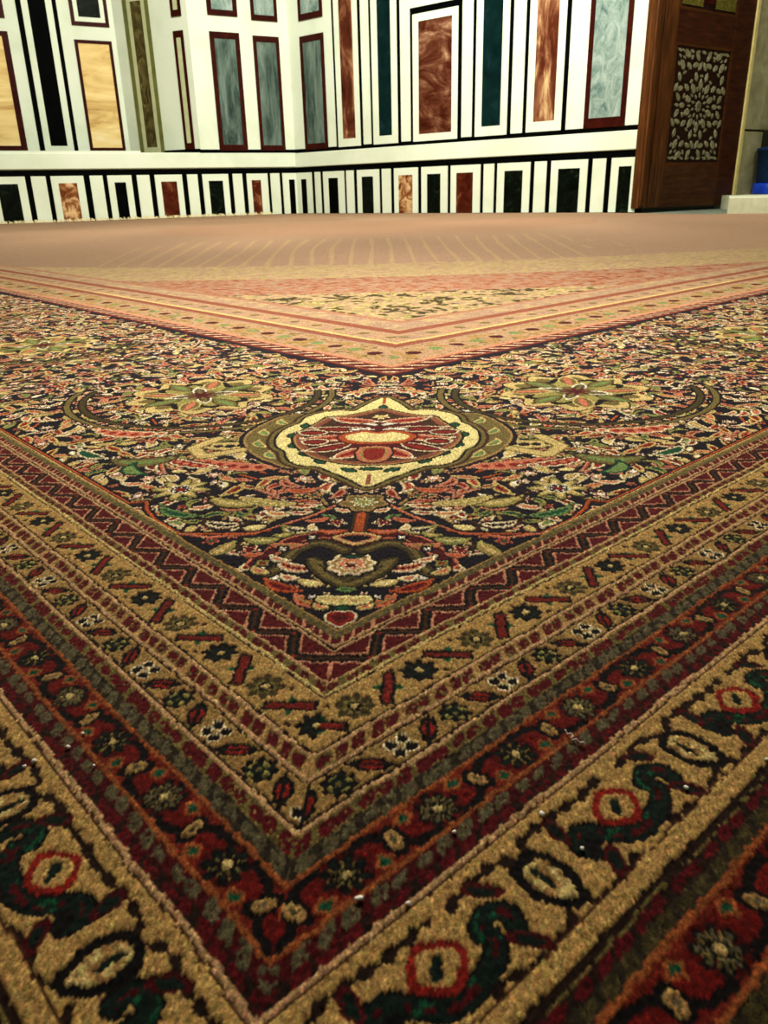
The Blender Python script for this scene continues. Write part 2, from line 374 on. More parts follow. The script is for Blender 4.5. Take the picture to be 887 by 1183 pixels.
# --- the wide navy border
rnd = random.Random(11)
FILL = []
def plan_fill():
    g = 0.070
    t = 0.06
    while t < 9.2:
        w = 0.06
        while w < 2.02:
            q = t+rnd.uniform(-.34, .34)*g; p = w+rnd.uniform(-.34, .34)*g
            if q > p-0.02: FILL.append((q, p, rnd.random(), rnd.uniform(0, 6.28), rnd.random(), rnd.uniform(.8, 1.25), rnd.random()))
            w += g
        t += g
plan_fill()
def dots(cv):
    """Everything in the navy border, painted twice: once as is and once mirrored over the mitre."""
    for sw in (False, True):
        A, B = (cv.P, cv.Q) if sw else (cv.Q, cv.P)       # A runs along the arm
        def win(x0, x1, y0, y1):
            return cv.win(y0, y1, x0, x1) if sw else cv.win(x0, x1, y0, y1)
        def paint(x0, x1, y0, y1, layers):
            s = win(x0, x1, y0, y1)
            if s is None: return
            x, y = A[s], B[s]; c = cv.col[s]
            lim = (y > 0.006) & (y < 2.04) & (x > y-0.004)
            for fn, k in layers:
                m = (fn(x, y)) & lim
                c[m] = K[k]
        def leafy(q, p, L, W, an, bend, fill, edge, core=None, halo=True):
            pts = []
            for k in range(9):
                u = k/8; a = an+bend*(u-.5); pts.append((u-.5, W*math.sin(math.pi*min(1, u*1.05))**.8))
            cx = [(q+L*(k/8-.5)*math.cos(an)-bend*L*.5*((k/8-.5)**2-.1)*math.sin(an), p+L*(k/8-.5)*math.sin(an)+bend*L*.5*((k/8-.5)**2-.1)*math.cos(an)) for k in range(9)]
            def dist(x, y, grow):
                d = np.full(x.shape, 9., np.float32)
                for (px, py), (_, w) in zip(cx, pts): d = np.minimum(d, np.hypot(x-px, y-py)-max(w, .2*W)*grow)
                return d
            r = L*.75+.03
            ly = []
            if halo: ly.append((lambda x, y: dist(x, y, 1) < 0.009, 'navy'))
            ly += [(lambda x, y: dist(x, y, 1) < 0.004, edge), (lambda x, y: dist(x, y, 1) < -0.005, fill)]
            if core: ly.append((lambda x, y: dist(x, y, .42) < 0, core))
            paint(q-r, q+r, p-r, p+r, ly)
        def ros(q, p, r, n, edge, fill, core, halo='navy', ph=0., depth=.25):
            R = r+.03
            ly = [(lambda x, y: flower(x, y, q, p, r, n, depth, ph) < 0.012, halo)] if halo else []
            ly += [(lambda x, y: flower(x, y, q, p, r, n, depth, ph) < 0.0, edge), (lambda x, y: flower(x, y, q, p, r, n, depth, ph) < -max(.006, r*.16), fill),
                   (lambda x, y: np.hypot(x-q, y-p) < r*.34, core)]
            paint(q-R, q+R, p-R, p+R, ly)
        def line(pts, w, k, halo=None):
            pts = [tuple(v) for v in pts]; xs = [v[0] for v in pts]; ys = [v[1] for v in pts]; R = w+.03
            ly = [(lambda x, y: dpoly(x, y, pts) < w/2+.01, halo)] if halo else []
            paint(min(xs)-R, max(xs)+R, min(ys)-R, max(ys)+R, ly+[(lambda x, y: dpoly(x, y, pts) < w/2, k)])
        def region(pts, layers, smooth=5):
            pp = catmull(pts, smooth, True); xs, ys = pp[:, 0], pp[:, 1]; R = .06
            paint(xs.min()-R, xs.max()+R, ys.min()-R, ys.max()+R, [((lambda o: (lambda x, y: sdf(x, y, pp) < o))(o), k) for o, k in layers])
        mw = lambda m, w: (m+w, m-w)
        mwl = lambda l: [mw(*v) for v in l]
        # scatter
        for (q, p, kind, an, r2, sz, r3) in FILL:
            if kind < .40: leafy(q, p, .115*sz, .018*sz, an, (r2-.5)*5, ('salmon', 'red', 'salmon', 'orange')[int(r3*4)], ('pale', 'cream', 'pink')[int(r2*3)], ('red', None, 'dred')[int(r3*2.99)])
            elif kind < .54: leafy(q, p, .10*sz, .021*sz, an, (r2-.5)*5, ('olive', 'lolive', 'cream', 'tan')[int(r3*4)], ('pale', 'lolive', 'cream')[int(r2*3)], ('lgreen', None, 'cream')[int(r3*2.99)])
            elif kind < .66: ros(q, p, .032*sz, 5+int(r2*3), 'pale', ('red', 'salmon', 'olive')[int(r3*3)], 'white', ph=an)
            elif kind < .78: ros(q, p, .024*sz, 5, 'salmon', ('cream', 'white', 'red')[int(r3*3)], ('dred', 'green', 'olive')[int(r2*3)], ph=an)
            elif kind < .85: leafy(q, p, .075*sz, .021*sz, an, 1, 'cream' if r3 < .6 else 'yellow', 'brown', 'white' if r2 < .5 else None)
            elif kind < .91: leafy(q, p, .09*sz, .013*sz, an, 3, 'green', 'lolive')
            else: line([(q, p), (q+.09*math.cos(an), p+.09*math.sin(an))], .012, 'orange' if r2 < .5 else 'tan')
        # darker ground by the corner medallion, as in the weave there
        # field line that steps along the border
        line([(1.62, .022), (1.20, .022), (1.17, .075), (1.10, .04), (1.0, .018), (.82, .018), (.64, .20), (.57, .40), (.56, .56)], .012, 'orange', 'navy')
        line([(9, .022), (1.62, .022)], .012, 'orange', 'black')
        line([(9, .008), (.83, .008)], .006, 'cream')
        # big olive palmettes along the arm, and their arcs
        for k, (cq, cp) in enumerate(((2.44, 1.03), (4.75, 1.03), (7.05, 1.03))):
            for rr, kk in ((.74, 'olive'), (.66, 'dolive')):
                line([(cq+rr*math.cos(a)*1.0, cp+rr*.92*math.sin(a)) for a in np.linspace(2.2, 5.6, 22)], .028, kk, 'black')
            ros(cq, cp, .40, 10, 'cream', 'olive', 'dolive', 'black', depth=.10); ros(cq, cp, .31, 10, 'black', 'lolive', 'olive', None, depth=.10, ph=.31)
            for a in range(8):
                an = a*math.pi/4; leafy(cq+.24*math.cos(an), cp+.24*math.sin(an), .22, .05, an, 0, 'olive', 'cream' if a % 2 else 'dolive', 'salmon' if a % 2 else 'lgreen', False)
            for a in range(4):
                an = a*math.pi/2+.4; leafy(cq+.10*math.cos(an), cp+.10*math.sin(an), .17, .035, an, 0, 'dolive', 'white', 'olive', False)
            ros(cq, cp, .085, 8, 'dred', 'dred', 'wine', None, depth=.3)
        # scattered signature leaves
        leafy(2.06, .42, .46, .05, -.55, 1.4, 'salmon', 'pale', 'red'); leafy(1.30, .52, .46, .05, -.5, 1.2, 'salmon', 'pink', 'red'); leafy(1.45, .40, .34, .035, -.3, 1.0, 'red', 'pale', 'salmon')
        leafy(1.55, .66, .40, .06, -.9, 1.8, 'cream', 'olive', 'navy'); ros(1.19, .22, .11, 8, 'lolive', 'cream', 'black'); ros(1.19, .22, .05, 6, 'white', 'black', 'red', None)
        leafy(1.62, .28, .30, .055, -.9, 2.2, 'olive', 'dolive', 'lgreen'); leafy(1.53, .20, .16, .03, .2, 2, 'lgreen', 'green'); leafy(1.0, .10, .20, .022, -.25, 1.5, 'green', 'lgreen'); leafy(1.86, .16, .22, .03, -.1, 1, 'green', 'pale')
        leafy(.95, .30, .26, .04, -.5, 2.2, 'lolive', 'brown', 'cream'); leafy(.80, .16, .16, .03, -.6, 2, 'pale', 'brown', 'navy')
        # ---- corner composition (m along the mitre, w across it)
        region(mwl([(0.01, 0), (.10, .06), (.25, .19), (.38, .25), (.52, .21), (.57, .12), (.58, 0), (.57, -.12), (.52, -.21), (.38, -.25), (.25, -.19), (.10, -.06)]), [(-.03, 'navy')])
        for w in (1, -1):
            line(mwl([(.60, .06*w), (.522, .12*w), (.472, .179*w), (.426, .226*w), (.40, .33*w), (.42, .40*w)]), .013, 'salmon')
            line(mwl([(.44, .20*w), (.425, .24*w), (.41, .29*w)]), .010, 'orange')
            for pts, wd_, kk, hh, ck in (([(.385, .015), (.415, .07), (.385, .135), (.31, .185), (.265, .20)], .040, 'wine', 'salmon', 'dred'), ([(.335, .02), (.372, .075), (.335, .125), (.255, .145), (.225, .165)], .044, 'dolive', 'black', 'olive')):
                pp = catmull(mwl([(m_, w_*w) for m_, w_ in pts]), 5); line(pp, wd_, kk, hh); line(pp, wd_*.35, ck)
            leafy(*mw(.255, .115*w), .14, .022, .785-1.2*w, 1.5*w, 'salmon', 'pale', 'dred')
            leafy(*mw(.195, .05*w), .08, .017, .785-.7*w, -1*w, 'salmon', 'cream', 'brown')
            leafy(*mw(.182, .074*w), .075, .016, .785-1.2*w, .6*w, 'yellow', 'cream')
            leafy(*mw(.108, .072*w), .095, .020, .785-.85*w, .6*w, 'orange', 'salmon', 'cream' if w < 0 else 'tan'); leafy(*mw(.168, .13*w), .13, .019, .785-1.0*w, 1.0*w, 'red', 'orange', 'dred')
            ros(*mw(.135, .035*w), .016, 5, 'pale', 'salmon', 'red'); ros(*mw(.125, .062*w), .012, 4, 'white', 'white', 'pale')
            ros(*mw(.27, .185*w), .026, 4, 'lolive', 'olive', 'red'); ros(*mw(.335, .225*w), .036, 5, 'pale', 'red', 'dred')
            ros(*mw(.485, .052*w), .034, 5, 'pale', 'red', 'dred'); leafy(*mw(.52, .075*w), .05, .012, .785-1*w, 0, 'green', 'lgreen'); leafy(*mw(.435, .062*w), .10, .015, .785-1.5*w, 1.6*w, 'salmon', 'orange')
            leafy(*mw(.445, .14*w), .11, .026, .785-1.3*w, 1.8*w, 'pale', 'lolive', 'navy'); leafy(*mw(.36, .15*w), .12, .018, .785-1.5*w, 1.6*w, 'tan', 'salmon'); ros(*mw(.40, .10*w), .013, 4, 'white', 'white', 'pale')
            leafy(*mw(.385, .21*w), .10, .024, .785-1.6*w, 1.2*w, 'lgreen', 'lolive', 'cream'); ros(*mw(.34, .155*w), .014, 4, 'white', 'pale', 'red')
            leafy(*mw(.60, .16*w), .15, .022, .785-1.2*w, 1.8*w, 'salmon', 'pale', 'red'); ros(*mw(.66, .13*w), .036, 6, 'cream', 'red', 'green'); leafy(*mw(.70, .17*w), .13, .02, .785-1.6*w, 1.8*w, 'orange', 'salmon')
            leafy(*mw(.54, .20*w), .10, .02, .785-1.4*w, 1.4*w, 'cream', 'pale', 'salmon'); leafy(*mw(.62, .245*w), .26, .03, .785-1.25*w, .9*w, 'lolive', 'cream', 'cream')
            for (m_, w_, L_, a_, f_, e_) in ((.56, .045, .06, 1.2, 'salmon', 'pale'), (.50, .10, .07, 1.9, 'orange', 'salmon'), (.455, .105, .05, .4, 'cream', 'pale'), (.29, .155, .07, 1.0, 'salmon', 'pale'), (.31, .215, .06, 1.7, 'orange', 'salmon'),
                                            (.235, .185, .06, .9, 'salmon', 'cream'), (.545, .15, .08, 1.6, 'red', 'pale'), (.415, .165, .06, 1.9, 'cream', 'lolive'), (.205, .12, .05, 1.2, 'salmon', 'pale'), (.09, .042, .04, .8, 'salmon', 'cream')):
                leafy(*mw(m_, w_*w), L_, .013, .785-a_*w, 1.4*w, f_, e_)
        line(mwl([(.537, .0), (.43, .0)]), .03, 'orange', 'brown')
        region(mwl([(.36, 0), (.375, .03), (.40, .055), (.42, .03), (.428, 0), (.42, -.03), (.40, -.055), (.375, -.03)]), [(.008, 'dred'), (0, 'cream'), (-.012, 'salmon'), (-.02, 'navy')])
        region(mwl([(.26, 0), (.30, .09), (.25, .085), (.19, .045), (.16, 0), (.19, -.045), (.25, -.085), (.30, -.09)]), [(.010, 'black'), (0, 'dolive'), (-.010, 'olive'), (-.03, 'dolive')])
        ros(*mw(.265, 0), .074, 9, 'pale', 'tan', 'cream', 'black', depth=.07, ph=.78); ros(*mw(.265, 0), .048, 9, 'pale', 'salmon', 'cream', None, depth=.1, ph=.78)
        ros(*mw(.258, 0), .030, 5, 'pale', 'red', 'dred', None); leafy(*mw(.302, .005), .05, .012, -.785, 0, 'green', 'dgreen', None, False)
        region(mwl([(.09, 0), (.105, .05), (.13, .045), (.128, 0), (.13, -.045), (.105, -.05)]), [(.008, 'black'), (0, 'yellow'), (-.014, 'cream')])
        leafy(*mw(.155, 0), .045, .011, -.785, 0, 'green', 'lgreen')
        region(mwl([(.012, 0), (.035, .027), (.065, .027), (.072, 0), (.065, -.027), (.035, -.027)]), [(.009, 'navy'), (0, 'pale'), (-.006, 'red'), (-.022, 'dred')])
        leafy(*mw(.083, .0), .055, .014, -.785, 0, 'green', 'dgreen', None, False)
        ros(*mw(.613, 0), .088, 6, 'tan', 'olive', 'olive', 'navy', depth=.12); ros(*mw(.613, 0), .05, 8, 'pale', 'lgreen', 'lolive', None)
        # ---- yellow cusped medallion on the mitre with olive wings
        for w in (1, -1):
            region(mwl([(1.38, .22*w), (1.44, .31*w), (1.37, .37*w), (1.20, .42*w), (1.05, .385*w), (.93, .30*w), (.90, .20*w)]), [(.02, 'navy'), (0, 'tan'), (-.012, 'olive')])
            for (mm, ww) in ((1.34, .325), (1.22, .36), (1.10, .355), (.99, .30)): leafy(*mw(mm, ww*w), .11, .02, .785-.5*w, 1.5, 'lgreen', 'cream', None, False)
            line(mwl([(1.04, .40*w), (.98, .50*w), (1.06, .55*w), (1.16, .50*w)]), .05, 'cream', 'olive')
        out = [(1.67, 0), (1.60, .045), (1.53, .075), (1.475, .10), (1.49, .15), (1.455, .215), (1.40, .255), (1.33, .265), (1.29, .29), (1.22, .312), (1.14, .312), (1.07, .295), (1.03, .265), (.99, .255), (.935, .235), (.895, .195), (.885, .15), (.84, .105), (.78, .05), (.722, 0)]
        full = out+[(m, -w) for m, w in out[-2:0:-1]]
        region(mwl(full), [(.045, 'brown'), (.03, 'olive'), (.012, 'black'), (0, 'yellow')], 3)
        for (mm, ww, an) in ((1.53, 0, 0), (.863, 0, 1.57), (1.39, .18, .4), (1.30, .245, 0), (1.19, .27, 0), (1.08, .25, -.3), (1.0, .205, -.5), (.93, .15, -.6), (.855, .06, -.9)):
            for w in (1, -1): leafy(*mw(mm, ww*w), .07 if ww else .09, .021, .785+an*w, 0, 'green', 'dgreen', None, False)
        line(mwl([(.74, 0), (.81, 0)]), .02, 'rust'); line(mwl([(1.58, 0), (1.66, 0)]), .02, 'orange')
        inn = [(1.51, 0), (1.46, .06), (1.42, .12), (1.40, .18), (1.34, .205), (1.27, .235), (1.18, .262), (1.09, .245), (1.01, .205), (.96, .17), (.93, .12), (.90, .06), (.895, 0)]
        region(mwl(inn+[(m, -w) for m, w in inn[-2:0:-1]]), [(.012, 'black'), (0, 'tan'), (-.01, 'rust'), (-.04, 'brown'), (-.10, 'dred')], 3)
        for w in (1, -1):
            for (mm, ww, L, an, f) in ((1.36, .09, .24, 1.25, 'salmon'), (1.26, .13, .26, 1.5, 'dred'), (1.16, .15, .24, 1.75, 'salmon'), (1.06, .14, .22, 2.1, 'dred'), (1.22, .21, .12, 1.5, 'wine'), (1.0, .075, .17, 2.5, 'salmon'), (1.12, .19, .1, 1.6, 'dred')):
                leafy(*mw(mm, ww*w), L, .044, .785-an*w, .8*w, f, 'pale', 'red', True)
            leafy(*mw(1.25, .055*w), .14, .025, .785-1.5*w, 0, 'white', 'brown', None, False); leafy(*mw(1.31, .03*w), .11, .02, .785-1.2*w, 0, 'white', 'brown', None, False)
        region(mwl([(1.22, .0), (1.24, .05), (1.18, .12), (1.11, .09), (1.09, 0), (1.11, -.09), (1.18, -.12), (1.24, -.05)]), [(.012, 'dred'), (0, 'orange'), (-.03, 'yellow')])
        region(mwl([(1.06, .045), (.95, .045), (.915, 0), (.95, -.045), (1.06, -.045)]), [(.01, 'black'), (0, 'salmon'), (-.015, 'tan'), (-.028, 'red')], 2)
        ros(*mw(1.40, 0), .055, 6, 'brown', 'yellow', 'cream', None)

def field(cv):
    Q, P = cv.Q.astype(np.float64), cv.P.astype(np.float64)
    U = np.minimum(Q, P); T = np.maximum(Q, P); c = cv.col
    c[:] = K['navy']
    # far reaches of the navy border: dense little flecks
    m = (U > 0) & (U < 2.04) & (T > 8.9)
    i, j = np.floor(Q/.11), np.floor(P/.11); h = hashn(i, j); pal = ['navy', 'salmon', 'cream', 'olive', 'black', 'pink', 'lolive', 'red', 'navy', 'tan']
    for k, n in enumerate(pal): c[m & (h*10 >= k) & (h*10 < k+1)] = K[n]
    # inner borders
    def band(lo, hi, k): c[(U >= lo) & (U < hi)] = K[k]
    def rep(x, t0, p): return (x-t0+p/2) % p-p/2
    n1 = vnoise(Q*15, P*15, 1); n2 = vnoise(Q*31, P*31, 2); n3 = vnoise(Q*4, P*4, 3)
    band(2.04, 2.06, 'dred'); band(2.06, 2.20, 'rust'); band(2.20, 2.25, 'pink')
    mm = (U >= 2.08) & (U < 2.18); c[mm & (np.abs(rep(T+U, 0, .13)) < .035)] = K['dred']; c[mm & (np.abs(rep(T+U, .065, .13)) < .014)] = K['pale']
    band(2.25, 2.62, 'vtan'); mm = (U >= 2.25) & (U < 2.62)
    c[mm & (n1 > .62)] = K['tan']; c[mm & (n2 > .78)] = K['olive']
    c[mm & (np.hypot(rep(T, 2.62, .42), (U-2.44)) < .055)] = K['wine']; c[mm & (np.hypot(rep(T, 2.41, .42), (U-2.44)) < .05)] = K['lgreen']
    band(2.62, 2.66, 'pinktan'); band(2.66, 2.76, 'rust'); band(2.76, 2.80, 'cream')
    band(2.80, 3.06, 'vtan'); mm = (U >= 2.8) & (U < 3.06); c[mm & (n1 > .55)] = K['pinktan']; c[mm & (np.hypot(rep(T, 3, .3), (U-2.93)) < .045)] = K['olive']
    band(3.06, 3.18, 'rust'); band(3.18, 3.45, 'pinktan'); mm = (U >= 3.18) & (U < 3.45); c[mm & (n1 > .6)] = K['fieldcream']
    band(3.45, 3.52, 'fieldorange')
    # field with its great round medallion; far tans have grazing sheen painted in
    L, R = Q+AL, P+AR
    X, Y = cy*L-sy*R, sy*L+cy*R
    rr = np.hypot(X, Y-28.0); F = U >= 3.52
    c[F] = K['fieldcream']; a = F & (rr > 19.3)
    c[a & (n1 > .50)] = K['lolive']; c[a & (n2 > .60)] = K['pinktan']; c[a & (n1*(.35+n3) > .52)] = K['dolive']; c[a & (n2 < .2)] = K['cream']
    a = F & (rr <= 19.3) & (rr > 17.65); c[a] = K['fieldorange']; c[a & (n1 > .62)] = K['pinktan']; c[a & (n1 < .25)] = K['rust']
    a = F & (rr <= 17.65) & (rr > 15.7); c[a] = K['fieldcream']; c[a & (n1 > .6)] = K['pinktan']; c[a & (n2 > .75)] = K['lolive']
    a = F & (rr <= 15.7); c[a] = K['pinktan']
    ph = (X/(0.20+Y*0.010)+.5*vnoise(X*.8, Y*.25, 7))
    ln = np.abs(ph-np.round(ph)) < .13*(vnoise(X*1.3, Y*.5, 8)+.2)
    c[a & ln & (Y < 19.5) & (np.abs(X+.4) < 3.6+1.5*vnoise(X*2, Y, 3))] = K['pinktan']*.74+K['cream']*.26
    big = vnoise(X*.35+3, Y*.22, 9)
    c[a] = c[a]*(0.84+.30*big[a])[:, None]
    a = F & (rr < 7.2); c[a] = c[a]*.75+K['fieldorange']*.25
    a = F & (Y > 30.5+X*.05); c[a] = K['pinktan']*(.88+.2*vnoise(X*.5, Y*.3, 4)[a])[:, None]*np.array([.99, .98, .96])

def level(x0, y0, nx, ny, st, jitter, row):
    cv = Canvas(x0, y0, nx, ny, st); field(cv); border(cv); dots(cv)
    rng = np.random.default_rng(int(1/st))
    j = np.exp(rng.normal(0, jitter, (ny, nx, 1))+rng.normal(0, row, (ny, 1, 1))).astype(np.float32)
    cv.col *= j; cv.col *= np.exp(rng.normal(0, jitter*.22, (ny, nx, 3))).astype(np.float32)
    return cv

# clip the rug where it meets the two walls (layout plan coordinates)
WC = np.array([-4.25, 46.0]); WR = np.array([10.35, 33.5]); WL = np.array([-17.3, 39.2])
uR = (WR-WC)/np.linalg.norm(WR-WC); uL = (WL-WC)/np.linalg.norm(WL-WC)
nR = np.array([uR[1], -uR[0]]); nL = np.array([-uL[1], uL[0]])     # into the room
if nR @ -WC < 0: nR = -nR
if nL @ -WC < 0: nL = -nL

def rug_mesh():
    k = 0.0048
    # knots get coarser with distance: each step covers what the one before leaves out
    specs = [(-1.30, -1.30, 901, 901, k, 0.29, 0.04, 0.0005), (-1.30, -1.30, 961, 961, 2*k, 0.20, .03, 0.0), (-1.30, -1.30, 961, 961, 5*k, .10, .02, 0.0), (-1.30, -1.30, 651, 651, 20*k, .03, .0, 0.0)]
    Vs, Fs, Cs = [], [], []; off = 0; hole = None
    for n, (x0, y0, nx, ny, st, jt, row, amp) in enumerate(specs):
        cv = level(x0, y0, nx, ny, st, jt, row)
        L, R = cv.Q.astype(np.float64)+AL, cv.P.astype(np.float64)+AR
        X, Y = cy*L-sy*R, sy*L+cy*R
        z = np.full(X.shape, -0.0006*n)
        if amp:
            rng = np.random.default_rng(3)
            lum = cv.col.mean(2); z = z+rng.normal(0, amp, X.shape)+0.0010*np.clip(lum/.25, 0, 1)
            edge = np.minimum(np.minimum(nx-1-np.arange(nx)[None, :], ny-1-np.arange(ny)[:, None]), 6)/6; z = z*np.clip(edge, 0, 1)
        keep = np.ones((ny-1, nx-1), bool)
        Xc, Yc = X[:-1, :-1], Y[:-1, :-1]
        keep &= (np.abs(Xc) < 1.6+.78*(Yc+1.2)) & (Yc > -1.2)
        keep &= ((Xc-WC[0])*nR[0]+(Yc-WC[1])*nR[1] > .22) & ((Xc-WC[0])*nL[0]+(Yc-WC[1])*nL[1] > .22)
        keep &= ~((Yc > 29.6) & (Xc > 11.6+(Yc-29.6)*-.55))
        if hole is not None:
            Qc, Pc = cv.Q[:-1, :-1], cv.P[:-1, :-1]
            keep &= ~((Qc+st < hole-st) & (Pc+st < hole-st))
        hole = x0+(nx-1)*st
        jj, ii = np.nonzero(keep); a = jj*nx+ii
        quad = np.stack([a, a+1, a+nx+1, a+nx], 1)
        used = np.unique(quad); remap = np.full(nx*ny, -1, np.int64); remap[used] = np.arange(len(used))
        Vs.append(np.stack([cv.Q.ravel()[used]*S, cv.P.ravel()[used]*S, z.ravel()[used]], 1))
        Fs.append(remap[quad]+off); Cs.append(cv.col.reshape(-1, 3)[used]); off += len(used)
    V = np.concatenate(Vs).astype(np.float32); Fq = np.concatenate(Fs).astype(np.int32); Cc = np.concatenate(Cs).astype(np.float32)
    me = bpy.data.meshes.new('oriental_rug')
    me.vertices.add(len(V)); me.vertices.foreach_set('co', V.ravel())
    me.loops.add(Fq.size); me.loops.foreach_set('vertex_index', Fq.ravel())
    me.polygons.add(len(Fq)); me.polygons.foreach_set('loop_start', np.arange(0, Fq.size, 4, dtype=np.int32))
    me.update(calc_edges=True)
    at = me.attributes.new('dye_sheen', 'FLOAT_COLOR', 'POINT')
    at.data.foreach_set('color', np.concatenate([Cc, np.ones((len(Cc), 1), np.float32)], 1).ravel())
    me.polygons.foreach_set('use_smooth', np.ones(len(Fq), bool))
    me.materials.append(M['wool'])
    return me

cornerw = (cy*AL-sy*AR, sy*AL+cy*AR)
RUG_Z = 0.0
rug = bpy.data.objects.new('oriental_rug', rug_mesh()); C.objects.link(rug)
rug.location = (cornerw[0]*S, cornerw[1]*S, RUG_Z); rug.rotation_euler = (0, 0, YAW)
tag(rug, 'huge patterned wool rug with navy, red and cream floral borders covering the floor', 'rug')

# ------------------------------------------------------------------ floor
bm = bmesh.new(); add_box(bm, -30*S, 40*S, -6*S, 62*S, -0.12, -0.012)
tag(obj('floor', bm, M['floor']), kind='structure')

# ------------------------------------------------------------------ walls
TOP = 15.0
def wall_frame(name, origin, u, n):
    """A frame whose x runs along the wall, y points into the room and z is up."""
    o = empty(name, (origin[0]*S, origin[1]*S, 0))
    x = Vector((u[0], u[1], 0)); y = Vector((n[0], n[1], 0)); 
    sgn = 1 if x.cross(y).z > 0 else -1
    o.rotation_euler = (0, 0, math.atan2(u[1], u[0]))
    o['flip'] = sgn
    return o
def wb(name, m, w, s0, s1, z0, z1, d0, d1, parent=None, bevel=0.0):
    f = w['flip']; a, b = sorted((d0*f, d1*f))
    return box(name, M[m], parent or w, min(s0, s1)*S, max(s0, s1)*S, a*S, b*S, z0*S, z1*S, bevel)
def ring(name, m, w, s0, s1, z0, z1, ws, wz, d0, d1, parent=None):
    f = w['flip']; bm = bmesh.new(); a, b = sorted((d0*f*S, d1*f*S)); s0, s1 = min(s0, s1), max(s0, s1)
    add_box(bm, s0*S, (s0+ws)*S, a, b, z0*S, z1*S); add_box(bm, (s1-ws)*S, s1*S, a, b, z0*S, z1*S)
    add_box(bm, (s0+ws)*S, (s1-ws)*S, a, b, z0*S, (z0+wz)*S); add_box(bm, (s0+ws)*S, (s1-ws)*S, a, b, (z1-wz)*S, z1*S)
    return obj(name, bm, M[m], parent or w)
def panel(w, s0, s1, z0, z1, fm, sm, ws, wz, inner=None):
    """Framed marble panel: the frame is a part, the slab set in it a sub-part."""
    fr = ring('panel_frame', fm, w, s0, s1, z0, z1, ws, wz, -.02, .05)
    a, b, c, d = min(s0, s1)+ws, max(s0, s1)-ws, z0+wz, z1-wz
    if inner:
        r2 = ring('inner_frame', inner[0], w, a, b, c, d, inner[1], inner[1], -.02, .045, fr)
        a, b, c, d = a+inner[1], b-inner[1], c+inner[1], d-inner[1]
    wb('marble_slab', sm, w, a, b, c, d, -.02, .035, fr)
    return fr

# right wall ------------------------------------------------------
w = wall_frame('wall_right', WC, uR, nR); w['kind'] = 'structure'
RE = 19.15
wb('marble_facing', 'white', w, -.3, RE, 2.0, TOP, -.6, 0.0)
wb('black_backing', 'black', w, -.2, RE, -.03, 2.28, -.6, .012)
wb('ledge_band', 'white', w, -.03, RE, 2.30, 2.98, -.05, .075, None, .008)
wb('black_strip', 'black', w, -.02, RE, 2.98, 3.16, -.05, .03)
for (f0, f1, a, b, m) in ((-.06, 1.17+.02, .47, .78, 'black'), (2.02, 3.51, 2.41, 3.07, 'black'), (4.39, 5.86, 4.72, 5.46, 'darkgreen'), (6.80, 8.27, 7.09, 7.94, 'tanbrown'),
                       (8.47, 10.0, 8.82, 9.59, 'darkgreen'), (10.17, 11.80, 10.50, 11.40, 'redbrown'), (12.68, 14.34, 13.06, 13.97, 'darkgreen'), (15.33, 17.0, 15.68, 16.66, 'darkgreen'), (18.02, RE, 18.35, 18.88, 'darkgreen')):
    fr = wb('panel_frame', 'white', w, f0, f1, 0, 2.02, 0, .05)
    if m == 'black' and f0 < 0: a, b = .40, .78
    wb('marble_slab', m, w, a, b, 0, 1.70, .03, .056, fr)
for a, b in ((1.41, 1.82), (3.66, 4.17), (6.03, 6.60), (11.97, 12.52), (14.54, 15.12), (17.21, 17.79)):
    wb('white_strip', 'white', w, a, b, 0, 2.02, 0, .05)
panel(w, .84, 2.47, 3.10, 8.24, 'redframe', 'grey', .19, .28)
panel(w, .84, 2.47, 8.92, 13.4, 'redframe', 'palegrey', .19, .26)
panel(w, 3.22, 4.73, 3.12, TOP-.3, 'white', 'brown2', .33, .36)
panel(w, 5.56, 7.10, 3.12, TOP-.3, 'white', 'teal', .37, .36)
panel(w, 8.01, 10.51, 3.12, 8.24, 'white', 'brown', .33, .30)
panel(w, 11.45, 13.09, 3.14, TOP-.3, 'white', 'teal', .34, .38)
panel(w, 14.03, 15.68, 3.16, TOP-.3, 'white', 'brown2', .33, .38)
panel(w, 16.68, 18.42, 3.14, 11.5, 'redframe', 'palegrey', .20, .36)
for a, b in ((3.08, 3.22), (4.73, 4.87), (5.42, 5.56), (7.10, 7.25), (11.28, 11.45), (13.09, 13.25), (13.85, 14.03), (15.68, 15.86)):
    wb('black_strip', 'black', w, a, b, 3.1, TOP-.2, 0, .03)
wb('black_strip', 'black', w, 7.86, 8.01, 3.1, 8.5, 0, .03); wb('black_strip', 'black', w, 10.51, 10.69, 3.1, 8.5, 0, .03)
wb('black_strip', 'black', w, 8.01, 10.51, 8.26, 8.5, 0, .03)

